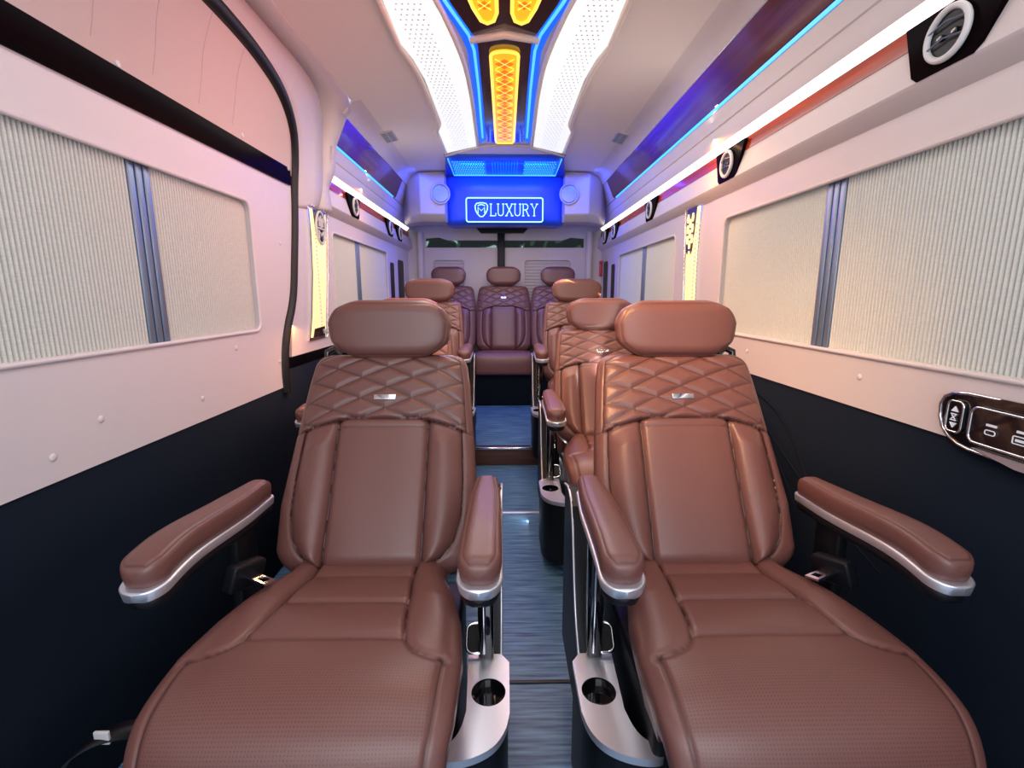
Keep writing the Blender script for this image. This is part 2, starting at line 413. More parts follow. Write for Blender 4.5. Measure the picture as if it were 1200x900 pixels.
# ---- windows: frame, glass, aluminium divider
def window(idx, wn, s, ydiv, label_side):
    y0, y1, z0, z1 = wn; X = s * .915
    r = empty('window_%d' % idx, (X, y0, z0)); st(r)
    o = r.location
    bm = bmesh.new()
    add_box(bm, min(X, X + s * .01) - o.x, max(X, X + s * .01) - o.x, -.03, y1 - y0 + .03, -.03, z1 - z0 + .03)
    bm_obj('pane', bm, 'gloss', r)
    rl = empty('window_rail', (s * .89, ydiv, z0))
    tag(rl, label_side[0], 'window rail', 'aluminium window rails')
    for k, (dy, rr) in enumerate(((-.026, .010), (0, .012), (.026, .010))):
        bm = bmesh.new(); a, b = sorted((0, s * .012)); add_box(bm, a, b, dy - .010, dy + .010, -.02, z1 - z0 + .02, .003)
        bm_obj('profile', bm, 'alu', rl)
    bm = bmesh.new(); a, b = sorted((s * .012, s * .020)); add_box(bm, a, b, -.042, .042, -.02, z1 - z0 + .02, .001); bm_obj('backing', bm, 'alu', rl)
    for (a, b), lab in zip(((y0 - .02, ydiv - .035), (ydiv + .035, y1 + .02)), label_side[1:]):
        pitch = .0105; n = int((b - a) / pitch); rows = [[], []]
        for k in range(n):
            for q in range(6):
                t = q / 6; u = a + (k + t) * pitch
                xx = s * (.906 - .0125 * math.sin(PI * t) ** .5)
                rows[0].append((xx, u, z0 - .02)); rows[1].append((xx, u, z1 + .02))
        bl = quad_grid('pleated_blind', rows, 'blind', smooth=80)
        tag(bl, lab, 'window blind', 'pleated window blinds')
        tube('bottom_hem', [(s * .898, a, z0 + .0), (s * .898, b, z0 + .0)], .006, 'blind', bl, n=6)
window(1, WL1, -1, 1.25, ('blue grey rail dividing the window in the sliding door on the left', 'cream pleated blind nearest the camera in the left sliding door window', 'cream pleated blind in the rear half of the left sliding door window'))
window(2, WR1, 1, 1.345, ('blue grey rail dividing the large near window on the right', 'cream pleated blind over the near half of the large right window, above the switch panel', 'cream pleated blind over the rear half of the large right window'))
window(3, WL2, -1, 3.00, ('blue grey rail dividing the small left window behind the lit pillar', 'pleated blind in the small left window, next to the lit pillar', 'pleated blind in the small left window, farther half by the dark slots'))
window(4, WR2, 1, 3.15, ('blue grey rail dividing the small right window behind the lit pillar', 'pleated blind in the small right window, half next to the lit pillar', 'pleated blind in the small right window, farther half by the dark slots'))
k = 5
for s, L in ((1, SR), (-1, SL)):
    for wn in L:
        bm = bmesh.new(); a, b = sorted((s * .885, s * .91)); add_box(bm, a, b, wn[0] - .01, wn[1] + .01, wn[2] - .01, wn[3] + .01)
        o = bm_obj('window_%d' % k, bm, 'darkpane'); st(o); k += 1

# ---- overhead side trims (cross-section swept to the rear)
def side(s, ya, off):
    nm = {1: 8, -1: 12}[s]
    o = ribbon('trim_%d' % nm, [(.885, 1.388), (.842, 1.418), (.838, 1.426), (.850, 1.503)], ya, YR, 'cream', s=s); st(o)
    wd = ribbon('wood_strip', [(.848, 1.503), (.850, 1.544)], ya + .02, YR - .1, 'wood', s=s, th=.012)
    ls = ribbon('light_strip', [(.848, 1.545), (.826, 1.566)], ya + .02, 4.3, 'led', s=s, th=.006)
    o = ribbon('trim_%d' % (nm + 1), [(.826, 1.568), (.813, 1.622), (.814, 1.625), (.810, 1.629), (.801, 1.684)], ya, YR, 'cream', s=s); st(o)
    cs = ribbon('blue_light_strip', [(.800, 1.688), (.797, 1.698)], ya + .04, 3.62, 'cyan', s=s, th=.006)
    gl = ribbon('locker_panel', [(.795, 1.700), (.742, 1.818)], ya + .04, 3.68, 'glass', s=s, th=.008)
    o = ribbon('trim_%d' % (nm + 2), [(.740, 1.820), (.732, 1.832), (.70, 1.870), (.66, 1.882)], ya, YR, 'cream', s=s); st(o)
    o = ribbon('trim_%d' % (nm + 3), [(.80, 1.690), (.748, 1.822)], 3.68, YR, 'cream', s=s); st(o)
    sd = 'right' if s > 0 else 'left'
    tag(wd, 'glossy red walnut strip carrying the air vents along the %s side' % sd, 'wood trim')
    tag(ls, 'glowing white light strip running below the %s overhead panels' % sd, 'light strip')
    tag(cs, 'thin blue light line under the dark glossy %s locker panel' % sd, 'light strip')
    tag(gl, 'dark glossy locker panel below the ceiling on the %s' % sd, 'locker panel')
side(1, Y0, 0); side(-1, 2.40, 0)
# front end cap of the left overhead section
for s in (1, -1):        # outer skins so that nothing leaks
    o = box('trim_%d' % (22 + s), (*sorted((s * .935, s * .96)), Y0, YR + .1, 0, 1.95), 'black', bev=0); st(o)
# ---- ceiling
ce = ribbon('ceiling', [(-.70, 1.872), (-.62, 1.892), (-.45, 1.900), (.45, 1.900), (.62, 1.892), (.70, 1.872)], Y0, YR, 'ceil', th=.02); st(ce)
# ---- back wall
bw = empty('wall_back', (0, YR, 0)); st(bw)
fB = lambda u, v, w: Vector((u, w, v))
panel('wall_panel', [[(-.9, .1), (.9, .1), (.9, 1.905), (-.9, 1.905)], [(-.72, 1.425), (.72, 1.425), (.72, 1.505), (.60, 1.515), (.52, 1.49), (-.52, 1.49), (-.60, 1.515), (-.72, 1.505)],
                     rrect(-.655, -.375, .9, 1.315, .03), rrect(.178, .60, .9, 1.315, .03)], fB, .03, 'cream', bw)
for a, b in ((-.655, -.375), (.178, .60)):
    bm = bmesh.new()
    add_box(bm, a - .02, b + .02, .024, .034, .88, 1.33)
    for q in range(14): add_box(bm, a, b, .018, .026, .92 + q * .028, .936 + q * .028, .002)
    bm_obj('recessed_panel', bm, 'podwhite', bw)
gl = box('window_9', (-.78, .78, YR + .034, YR + .040, 1.40, 1.54), 'tint', bev=0); st(gl)
for s in (-1, 1):
    o = tube('trim_%d' % (26 + s), [(s * .765, YR - .02, .108), (s * .765, YR - .02, 1.56)], .032, 'cream', n=16); st(o)
# gap between the back doors, built as a solid black strip, and bracket
pb = empty('rear_door_gap', (-.035, YR - .03, 1.0)); tag(pb, 'black strip for the door gap with wide top bracket on the back doors behind the middle seat', 'post')
box('post', (-.033, .033, -.02, .02, 0, .57), 'black', pb, .006)
panel('top_bracket', [[(-.22, .585), (.24, .585), (.20, .545), (-.18, .545)]], PY(-.05), .05, 'black', pb)
# outside world behind the back window
gr = box('ground', (-8, 8, 6, 16, -.6, -.55), 'asphalt', bev=0); st(gr)
om = bpy.data.materials.new('outside_greenery'); om.use_nodes = True
nt = om.node_tree; tc = nt.nodes.new('ShaderNodeTexCoord'); mp = nt.nodes.new('ShaderNodeMapping'); mp.inputs['Scale'].default_value = (1.6, 1, 1.3)
nz = nt.nodes.new('ShaderNodeTexNoise'); nz.inputs['Scale'].default_value = 1.5; nz.inputs['Detail'].default_value = 2; nz.inputs['Distortion'].default_value = .8
cr = nt.nodes.new('ShaderNodeValToRGB'); cr.color_ramp.interpolation = 'CONSTANT'
cr.color_ramp.elements[0].position = 0; cr.color_ramp.elements[0].color = (.004, .008, .006, 1)
cr.color_ramp.elements[1].position = .58; cr.color_ramp.elements[1].color = (.06, .12, .07, 1)
e_ = cr.color_ramp.elements.new(.62); e_.color = (.8, .95, .85, 1)
nt.links.new(tc.outputs['Object'], mp.inputs[0]); nt.links.new(mp.outputs[0], nz.inputs['Vector']); nt.links.new(nz.outputs[0], cr.inputs[0])
nt.links.new(cr.outputs[0], nt.nodes['Principled BSDF'].inputs['Base Color'])
ow = box('wall_outside', (-5, 5, 9, 9.2, -.55, 3.2), om, bev=0) if False else None
bm = bmesh.new(); add_box(bm, -5, 5, 9, 9.2, -.55, 3.4); ow = bm_obj('wall_outside', bm, om); st(ow)

# ---- overhead pod at the rear
pod = empty('overhead_pod', (0, 3.5, 1.5)); tag(pod, 'cream overhead pod at the rear with blue lit centre and rounded side boxes', 'overhead pod')
def podgrid(name, pts, m, th=.006, sm=60): return quad_grid(name, [[Vector(p) - pod.location for p in r] for r in pts], m, pod, th=th, smooth=sm)
HX = .445
prof = [(3.74, 1.868), (3.77, 1.76), (3.785, 1.65), (3.79, 1.57), (3.81, 1.54), (3.86, 1.532), (4.40, 1.585)]
podgrid('centre_panel', [[(x, y + .04 * abs(x / HX) ** 6, z) for x in np.linspace(-HX, HX, 21)] for y, z in prof], 'podglow')
prof2 = [(3.32, 1.897), (3.36, 1.890), (3.74, 1.867)]
podgrid('sloping_lamp_panel', [[(x * w_, y, z) for x in np.linspace(-1, 1, 15)] for (y, z), w_ in zip(prof2, (.395, .39, .44))], 'podglow')
def onslope(u, t): return Vector((u, 3.38 + .34 * t, 1.888 - .0205 * t - .001)) - pod.location
for a, b in ((-.36, -.13), (.13, .36)):
    ff = podgrid('lamp_field', [[onslope(u, t) + pod.location + Vector((0, -.002, -.003)) for u in np.linspace(a, b, 3)] for t in (.1, .95)], 'bluelamp', .002)
    bm = bmesh.new()
    for i in range(13):
        for j in range(8):
            u = a + .008 + (b - a - .016) * (i + (.5 if j % 2 else 0)) / 13; t = .14 + .11 * j
            add_tube(bm, [onslope(u, t) + Vector((0, 0, -.004)), onslope(u, t) + Vector((0, -.001, -.0065))], .0045, 6)
    o = bm_obj('dot_pattern', bm, 'cyan', ff)
bm = bmesh.new()
for i in range(10):
    u = -.085 + .17 * i / 9
    add_tube(bm, [onslope(u, .12) + Vector((0, 0, -.004)), onslope(u, .9) + Vector((0, 0, -.004))], .0045, 6)
bm_obj('louvre_field', bm, 'bluelamp', pod)
tube('lamp_edge', [onslope(-.375, -.05) + Vector((0, 0, -.006)), onslope(-.37, .98) + Vector((0, 0, -.006)), onslope(.37, .98) + Vector((0, 0, -.006)), onslope(.375, -.05) + Vector((0, 0, -.006))], .0045, 'cyan', pod)
for s in (-1, 1):   # side boxes
    plan = [(.432, 3.86), (.440, 3.77), (.448, 3.735), (.62, 3.715), (.626, 3.717), (.715, 3.80), (.72, 3.806), (.79, 3.93)]
    sec = [(0, 1.893), (0, 1.84), (0, 1.72), (0, 1.60), (.004, 1.592), (.05, 1.553), (.06, 1.549)]
    rows = [[(s * x, y + dy, min(z, 1.895 - max(0, x - .45) * .09)) for x, y in plan] for dy, z in sec]
    rows.append([(s * x, 4.40, 1.60) for x, y in plan])
    podgrid('side_box', rows, 'podwhite', sm=22)
    sp = empty('speaker', (s * .475, 3.722, 1.735)); sp.rotation_euler = (0, 0, -s * .10)
    tag(sp, 'round grey speaker on the %s box of the rear overhead pod' % ('right' if s > 0 else 'left'), 'speaker', 'round speakers on the rear pod')
    bm = bmesh.new(); bmesh.ops.create_cone(bm, cap_ends=True, segments=40, radius1=.062, radius2=.058, depth=.012)
    bmesh.ops.rotate(bm, verts=bm.verts, matrix=Matrix.Rotation(PI / 2, 3, 'X')); bm_obj('grille', bm, 'alu', sp)
    tube('ring', [(.066 * math.cos(a), -.004, .070 * math.sin(a)) for a in np.linspace(0, 2 * PI, 41)[:-1]], .007, 'podwhite', sp, True)
# illuminated sign on the pod
sg = empty('lit_sign', (0, 3.757, 1.628)); sg.scale = (1.07, 1, 1.07); tag(sg, 'rectangular blue lit sign with pale serif lettering and a shield emblem on the rear pod', 'sign')
panel('plate', [rrect(-.27, .265, -.080, .080, .015)], PY(.004), .012, 'bluelamp' if False else mat('sign_plate', (.02, .07, .55), .35, spec=.15), sg)
tube('border', [(u, 0, v) for u, v in rrect(-.27, .265, -.080, .080, .015)], .0042, 'cyanline', sg, True)
def strokes(name, segs, r, m, parent, y=-.002):
    bm = bmesh.new()
    for sgm in segs: add_tube(bm, [(a, y, b) for a, b in sgm], r, 6)
    return bm_obj(name, bm, m, parent)
H = .078; Wd = .042
def letter(ch, x):
    z0, z1 = -H / 2, H / 2; q = .008; W_ = Wd
    if ch == 'L': S = [[(0, z0), (0, z1)], [(-q, z1), (q, z1)], [(-q, z0), (W_ * .8, z0), (W_ * .8, z0 + .018)]]
    if ch == 'U': S = [[(0, z1), (0, z0 + .016), (.006, z0 + .004), (.018, z0), (.030, z0 + .004), (.036, z0 + .016), (.036, z1)], [(-q, z1), (q, z1)], [(.036 - q, z1), (.036 + q, z1)]]
    if ch == 'X': S = [[(0, z1), (.040, z0)], [(.040, z1), (0, z0)], [(-q, z1), (q, z1)], [(.040 - q, z1), (.040 + q, z1)], [(-q, z0), (q, z0)], [(.040 - q, z0), (.040 + q, z0)]]
    if ch == 'R': S = [[(0, z0), (0, z1), (.020, z1), (.032, z1 - .010), (.032, .010), (.020, 0), (0, 0)], [(.018, 0), (.038, z0)], [(-q, z0), (q, z0)], [(-q, z1), (0, z1)], [(.032, z0), (.044, z0)]]
    if ch == 'Y': S = [[(0, z1), (.019, .002), (.038, z1)], [(.019, .002), (.019, z0)], [(-q, z1), (q, z1)], [(.038 - q, z1), (.038 + q, z1)], [(.019 - q, z0), (.019 + q, z0)]]
    return [[(x + a, b) for a, b in s_] for s_ in S]
x = -.098
for ch in 'LUXURY':
    strokes('letter', letter(ch, x), .0032, 'cyanline', sg); x += {'L': .050, 'U': .058, 'X': .060, 'R': .058, 'Y': .05}[ch]
shield = smooth_pts([(-.045, 0, .040), (0, 0, .050), (.045, 0, .040), (.040, 0, -.012), (0, 0, -.055), (-.040, 0, -.012)], 1, True)
tube('shield', [p + Vector((-.165, 0, 0)) for p in shield], .0035, 'cyanline', sg, True)
strokes('shield_letter', [[(-.188, -.022), (-.188, .018), (-.165, -.006), (-.142, .018), (-.142, -.022)], [(-.190, .028), (-.165, .036), (-.140, .028)]], .003, 'cyanline', sg)

# ---- ceiling light assembly
ca = empty('ceiling_light', (0, 2.4, 1.9)); tag(ca, 'large ceiling light with white dotted wings, blue edges and amber lenses in the middle', 'ceiling light')
fC = lambda u, v, w: Vector((u, v - 2.4, -w))
def sym(pts, s): return [(s * x, y) for x, y in pts]
outer = [(.374, .10), (.374, 1.93), (.352, 2.04), (.335, 2.22), (.333, 2.72), (.343, 2.80), (.366, 2.88), (.366, 3.27)]
inner = [(.176, 3.13), (.170, 2.80), (.163, 2.45), (.165, 2.15), (.180, 1.95), (.220, 1.66), (.30, 1.30), (.30, .10)]
for s in (-1, 1):
    pl_ = sym(outer + inner, s)
    w_ = panel('lamp_wing', [pl_], fC, .008, 'lamp', ca)
    bm = bmesh.new()
    for i in range(60):
        yy = 1.45 + i * .029
        for j in range(5):
            c0 = .262 if yy > 2.3 else .262 + (2.3 - yy) * .06
            xx = s * (c0 + (j - 2) * .019 + (.0095 if i % 2 else 0))
            add_tube(bm, [(xx, yy - 2.4, -.0075), (xx, yy - 2.4, -.0095)], .0032, 6)
    bm_obj('dot_pattern', bm, 'silver', w_)
    lip = [Vector((s * (x + .016), y - 2.4, -.006)) for x, y in outer]
    tube('outer_lip', smooth_pts(lip, 1), .010, 'ceil', ca)
    lip = [Vector((s * (x - .012), y - 2.4, -.006)) for x, y in inner]
    tube('inner_lip', smooth_pts(lip, 1), .010, 'ceil', ca)
    # outer shoulder line of the moulding
    tube('blue_edge', [Vector((s * x, y - 2.4, -.012)) for x, y in ((.30, .9), (.245, 1.40), (.180, 1.67), (.125, 1.85), (.112, 1.96), (.114, 2.3), (.127, 2.95))], .0055, 'cyan', ca)
    panel('blue_band', [sym([(.29, .9), (.235, 1.40), (.168, 1.67), (.112, 1.85), (.098, 1.96), (.100, 2.3), (.112, 3.02), (.145, 3.08), (.150, 2.95), (.137, 2.3), (.138, 1.98), (.152, 1.88), (.200, 1.67), (.262, 1.40), (.30, .9)], s)], fC, .006, 'bluelamp', ca)
panel('spine', [[(-.096, 1.90), (0, 1.85), (.096, 1.90), (.106, 3.02), (0, 3.05), (-.106, 3.02)]], fC, .014, 'spine', ca)
panel('front_spine', [[(-.165, 1.67), (-.109, 1.85), (0, 1.80), (.109, 1.85), (.165, 1.67), (.26, 1.25), (.26, .9), (-.26, .9), (-.26, 1.25)]], fC, .014, 'spine', ca)
tube('chevron_trim', [(-.118, 1.875 - 2.4, -.016), (0, 1.825 - 2.4, -.024), (.118, 1.875 - 2.4, -.016)], .013, 'podwhite', ca, n=10)
tube('rear_chevron_trim', [(-.385, 3.325 - 2.4, -.010), (-.13, 3.10 - 2.4, -.014), (0, 3.07 - 2.4, -.016), (.13, 3.10 - 2.4, -.014), (.385, 3.325 - 2.4, -.010)], .008, 'podwhite', ca, n=8)
def lens(pts, nm, facets):
    l = panel(nm, [pts], fC, .022, 'amber', ca)
    cx = sum(p[0] for p in pts) / len(pts); cy = sum(p[1] for p in pts) / len(pts)
    tube('bright_rim', [(a, b - 2.4, -.023) for a, b in pts], .006, 'amber_hot', l, True)
    bm = bmesh.new(); bm2 = bmesh.new()
    for (x_, y_, w1, h1) in facets:
        add_panel(bm, [[(x_ - w1, y_), (x_, y_ - h1), (x_ + w1, y_), (x_, y_ + h1)]], lambda u, v, w: fC(u, v, w + .021), .003)
        add_tube(bm2, [(x_ - w1, y_ - h1 - 2.4, -.024), (x_ + w1, y_ + h1 - 2.4, -.024)], .0016, 5)
        add_tube(bm2, [(x_ + w1, y_ - h1 - 2.4, -.024), (x_ - w1, y_ + h1 - 2.4, -.024)], .0016, 5)
    bm_obj('facet', bm, 'amber_red', l); bm_obj('facet_edge', bm2, 'amber_hot', l)
top = [(.052 * math.cos(a), 1.975 - .032 * math.sin(a)) for a in np.linspace(PI, 0, 12)]
lens(top + [(.052, 2.98), (.045, 3.01), (-.045, 3.01), (-.052, 2.98)], 'amber_lens', [(0, 2.04 + k * .088, .036, .040) for k in range(11)])
for s in (-1, 1):
    q = [(s * .024, 1.10), (s * .024, 1.70), (s * .034, 1.742), (s * .056, 1.758), (s * .076, 1.742), (s * .098, 1.67), (s * .17, 1.30), (s * .17, 1.10)]
    lens(q, 'front_amber_lens', [(s * .062, 1.66 - k * .08, .02, .022) for k in range(4)])
# ceiling air grilles
for x_, sd in ((-.655, 'left'), (.655, 'right')):
    g = empty('ceiling_grille', (x_, 2.92, 1.883)); tag(g, 'small slotted grey grille at the edge of the ceiling on the %s' % sd, 'ceiling grille')
    g.rotation_euler = (0, -.245 if x_ < 0 else .245, 0)
    box('grille_plate', (-.034, .034, -.085, .085, -.006, .002), 'podwhite', g, .002)
    for q in range(6):
        for sx in (-1, 1): box('slot', (sx * .016 - .013, sx * .016 + .013, -.070 + q * .025, -.057 + q * .025, -.008, -.004), 'alu', g, .001)

# ================================================================== AIR VENTS
def copy_tree(o, parent=None):
    c = o.copy(); C.objects.link(c); c.parent = parent
    for ch in list(o.children): copy_tree(ch, c)
    return c
def make_vent(s):
    r = empty('air_vent')
    f = lambda u, v, w: Vector((s * w, u, v))
    bmv = panel('plaque', [[(-.115, .052), (.115, .052), (.085, -.050), (.070, -.062), (-.050, -.062), (-.065, -.050)]], f, .012, 'darkwood', r)
    t_ = tube('ring', [(-s * .006, .043 * math.cos(a) + .005, .043 * math.sin(a) - .004) for a in np.linspace(0, 2 * PI, 41)[:-1]], .0062, 'white', r, True, 10)
    panel('cavity', [circ(.005, -.004, .041)], lambda u, v, w: f(u, v, w - .004), .004, 'black', r)
    for q in (-.018, .010):
        hw_ = math.sqrt(.040 ** 2 - q * q); tube('louvre', [(-s * .010, .005 - hw_, q), (-s * .012, .005, q + .006), (-s * .010, .005 + hw_, q)], .0017, 'alu', r, n=6)
    for dy in (-.018, .012): box('tab', (*sorted((-s * .004, -s * .010)), dy, dy + .012, -.012, -.002), 'gloss', r, .002)
    return r
vent_spots = {1: [.985, 1.895, 2.875, 3.80, 4.15], -1: [2.80, 3.64, 3.96]}
vlab = {1: ['nearest round air vent on the right, at the top right corner', 'round air vent on the right above the large pleated window, second from the camera', 'third round air vent on the right, above the small window', 'fourth round air vent on the right, first of the rear pair', 'rearmost round air vent on the right'],
        -1: ['nearest round air vent on the left, just past the lit pillar', 'middle round air vent on the left', 'rearmost round air vent on the left']}
for s in (1, -1):
    proto = None
    for y, lb in zip(vent_spots[s], vlab[s]):
        v = make_vent(s) if proto is None else copy_tree(proto)
        proto = proto or v
        v.location = (s * .836, y, 1.487); v.rotation_euler = (0, 0, 0)
        tag(v, lb, 'air vent', 'round air vents along the walls')

# ================================================================== LIT PILLAR PANELS
def pillar_lamp(s, y, z0, z1, label, hexa):
    r = empty('pillar_light', (s * .872, y, z0)); tag(r, label, 'wall light')
    Hh = z1 - z0; sk = -.10 if s < 0 else -.03
    f = lambda u, v, w: Vector((s * w, u + sk * (1 - v / .6) ** 2, v))
    wt, wb = (.115, .105) if s < 0 else (.095, .085)
    ou = [(-wt, Hh), (wt, Hh), (wt - .012, Hh * .82), (wt - .022, Hh * .5), (wb - .012, Hh * .15), (wb, 0), (-wb, 0), (-wb + .010, Hh * .15), (-wt + .022, Hh * .5), (-wt + .012, Hh * .82)]
    panel('frame', [ou], f, .008, 'chrome', r)
    sc = [(a * .80, .012 + b * (Hh - .024) / Hh) for a, b in ou]
    panel('glow_panel', [sc], lambda u, v, w: f(u, v, w - .003), .004, 'yellow', r)
    tube('edge_bead', [f(a + .002, b, -.004) for a, b in ou[:6]], .004, 'chrome', r)
    bm = bmesh.new()
    for q in range(26): add_box(bm, *sorted((-s * .008, -s * .002)), -.066 + (.0), -.056, Hh * .10 + q * Hh * .03, Hh * .10 + q * Hh * .03 + .006)
    bm_obj('bead_row', bm, 'silver', r)
    if not hexa:
        panel('top_plate', [[(-.068, Hh - .012), (.068, Hh - .012), (.050, Hh - .10), (-.050, Hh - .10)]], lambda u, v, w: f(u, v, w - .006), .004, 'gloss', r)
        c = Hh - .085
        panel('medallion_plate', [circ(0, c, .052, ry=.068)], lambda u, v, w: f(u, v, w - .009), .004, 'gloss', r)
        tube('medallion', [(-s * .010, .055 * math.cos(a), c + .072 * math.sin(a)) for a in np.linspace(0, 2 * PI, 33)[:-1]], .006, 'white', r, True)
        bm = bmesh.new()
        for seg in ([(-.035, .03), (.035, .03)], [(-.02, .045), (-.02, .005)], [(.02, .045), (.02, .005)], [(0, .055), (0, .0)], [(-.045, -.005), (.045, -.005)], [(-.03, -.05), (-.03, -.015), (0, -.035), (.03, -.015), (.03, -.05)]):
            add_tube(bm, [(-s * .011, a, c + b) for a, b in seg], .0045, 6)
        bm_obj('monogram', bm, 'white', r)
        panel('bottom_plate', [[(-.070, .012), (.070, .012), (.058, .055), (-.060, .050)]], lambda u, v, w: f(u, v, w - .006), .004, 'gloss', r)
        bm = bmesh.new()
        for q in range(4): add_box(bm, *sorted((-s * .010, -s * .006)), -.045 + q * .026, -.030 + q * .026, .020, .042, .001)
        bm_obj('bottom_blocks', bm, 'silver', r)
    else:
        panel('top_plate', [[(-.045, Hh - .008), (.068, Hh - .008), (.060, Hh - .10), (.058, Hh - .20), (.022, Hh - .235), (-.012, Hh - .20), (-.03, Hh - .12)]], lambda u, v, w: f(u, v, w - .006), .004, mat('hexagon_plate', (.05, .02, .015), .3), r)
        bm = bmesh.new()
        for row in range(4):
            for col in range(3):
                u = -.012 + col * .028 + (0 if row % 2 else .0); v = Hh - .052 - row * .048 - (.024 if col % 2 else 0)
                if u < .06 and not (row == 3 and col != 1): add_panel(bm, [[(u + .0135 * math.cos(a), v + .0225 * math.sin(a)) for a in np.linspace(0, 2 * PI, 7)[:-1]]], lambda a, b, w: f(a, b, w - .009), .004)
        bm_obj('hexagons', bm, 'yellow', r)
    return r
pillar_lamp(-1, 2.345, .80, 1.395, 'glowing yellow pillar panel with round emblem beside the left sliding door', False)
pillar_lamp(1, 2.30, .80, 1.405, 'glowing yellow pillar panel with dark hexagons between the right windows', True)

# ================================================================== SWITCH PANEL on the right wall
sw = empty('switch_panel', (.876, .74, .77)); tag(sw, 'black and chrome switch panel with arrows and USB sockets on the right wall', 'switch panel')
def fS(off): return lambda u, v, w: Vector((w - off, u, v))
ol = smooth_pts([(-.19, -.058, 0), (.10, -.058, 0), (.145, -.05, 0), (.178, -.02, 0), (.182, .030, 0), (.150, .048, 0), (.06, .048, 0), (-.19, .048, 0)], 1, True)
ol = [(p.x, p.y) for p in ol]
panel('housing', [ol], fS(.004), .010, 'gloss', sw)
tube('chrome_rim', [(-.004, u, v) for u, v in ol], .0035, 'chrome', sw, True)
b1 = rrect(.128, .160, -.030, .030, .010)
bp_ = panel('arrow_button', [b1], fS(.009), .006, 'gloss', sw); tube('button_rim', [(-.009, u, v) for u, v in b1], .0022, 'chrome', bp_, True)
bm = bmesh.new()
add_panel(bm, [[(.137, .010), (.151, .010), (.144, .020)]], fS(.011), .002); add_panel(bm, [[(.137, -.012), (.151, -.012), (.144, -.022)]], fS(.011), .002)
add_tube(bm, [(-.011, .138, .005), (-.011, .150, .005)], .0011, 5); add_tube(bm, [(-.011, .138, -.007), (-.011, .150, -.007)], .0011, 5)
add_tube(bm, [(-.011, .140, -.005), (-.011, .148, .003)], .0010, 5); add_tube(bm, [(-.011, .148, -.005), (-.011, .140, .003)], .0010, 5)
bm_obj('arrow_icons', bm, 'icon', bp_)
b2 = rrect(-.04, .112, -.038, .028, .014)
bp_ = panel('socket_plate', [b2], fS(.009), .006, 'gloss', sw); tube('plate_rim', [(-.009, u, v) for u, v in b2], .0025, 'chrome', bp_, True)
bm = bmesh.new()
add_tube(bm, [(-.0115, u, v) for u, v in rrect(.062, .080, -.016, -.008, .003, 3)], .001, 5, True)
add_box(bm, -.0115, -.0095, .062, .080, -.001, .003)
add_tube(bm, [(-.0115, u, v) for u, v in rrect(.008, .032, -.018, -.005, .002, 3)], .001, 5, True); add_box(bm, -.0115, -.0095, .012, .028, -.014, -.010)
add_box(bm, -.0115, -.0095, .008, .028, .001, .005)
bm_obj('socket_icons', bm, 'icon', bp_)
panel('lower_blade', [[(.10, -.048), (.02, -.062), (-.06, -.062), (-.06, -.048)]], fS(.012), .006, 'silver', sw)
panel('upper_blade', [[(.09, .040), (.06, .052), (-.06, .052), (-.06, .040)]], fS(.012), .006, 'gloss', sw)
# small red emergency hammer
hm = empty('emergency_hammer', (.845, 4.32, 1.22)); tag(hm, 'small red emergency hammer on the right wall in the rear corner', 'hammer')
box('handle', (-.012, .012, -.02, .02, -.06, .06), 'red', hm, .006)
box('head', (-.012, .012, -.035, .035, .05, .078), 'red', hm, .006)

# ================================================================== SEATS (local origin: floor under the backrest foot)
def disp_back(X, S, L, hw):
    A = np.abs(X); sy = .342 - .034 * np.clip((A - .08) / .12, 0, 1) ** 1.3
    yoke = S > sy
    sp = S - .342 + .40 * X ** 2
    p = X / .120 + sp / .052 + .5; q = X / .120 - sp / .052 + .5
    dp = np.abs(p - np.round(p)) / np.hypot(1 / .120, 1 / .052); dq = np.abs(q - np.round(q)) / np.hypot(1 / .120, 1 / .052)
    sid = np.abs(A - (hw[:, None] - .030))
    dm = np.minimum(dp, dq)
    edge_in = A < hw[:, None] - .016
    hq = .0065 * np.clip(dm / .011, 0, 1) ** .6 + .004
    hq = np.where(edge_in, hq, .004)
    sq = np.where(edge_in, np.exp(-(dm / .0017) ** 2) * .75, 0)
    # lower part
    xc = .105 + 0 * S
    bol = [(.180, .330), (.185, .26), (.188, .19), (.186, .12), (.172, .068), (.145, .034), (.108, .016)]
    bp = catmull(bol, 6); db = pdist(A, S, [tuple(v) for v in bp])
    dc = np.abs(A - xc)
    xb = np.interp(S, [v[1] for v in bol][::-1], [v[0] for v in bol][::-1])
    t = np.clip((A - xc) / np.maximum(xb - xc, .01), 0, 1)
    bump = .019 * np.sin(PI * np.clip(t, 0, 1)) ** .8 * np.clip((sy - S) / .05, .25, 1) + np.where(A > xb, .006 * 1, 0)
    cen = .007 * (1 - (A / .105) ** 4) * (A < .105)
    dh = np.where(A < .105, np.abs(S - (sy - .020)), 9)
    dl = np.minimum(np.minimum(dc, db), np.minimum(dh, 9))
    hl = np.where(A < .105, cen, bump) - .006 * np.exp(-(dc / .007) ** 2) - .003 * np.exp(-(db / .006) ** 2) - .002 * np.exp(-(dh / .003) ** 2)
    sl_ = np.exp(-(dc / .0028) ** 2) * .9 + np.exp(-(db / .0024) ** 2) * .8 + np.exp(-(dh / .0012) ** 2) * .7
    dy = np.abs(S - sy)
    h = np.where(yoke, hq, hl) - .006 * np.exp(-(dy / .005) ** 2)
    sm = np.clip(np.where(yoke, sq, sl_) + np.exp(-(dy / .002) ** 2) * .9, 0, 1)
    # side piping line of the yoke
    dpp = np.abs(A - (hw[:, None] - .016)) + np.where(yoke, 0, 9)
    h = h - .002 * np.exp(-(dpp / .003) ** 2); sm = np.clip(sm + .6 * np.exp(-(dpp / .0015) ** 2), 0, 1)
    return h, sm, np.zeros_like(X)
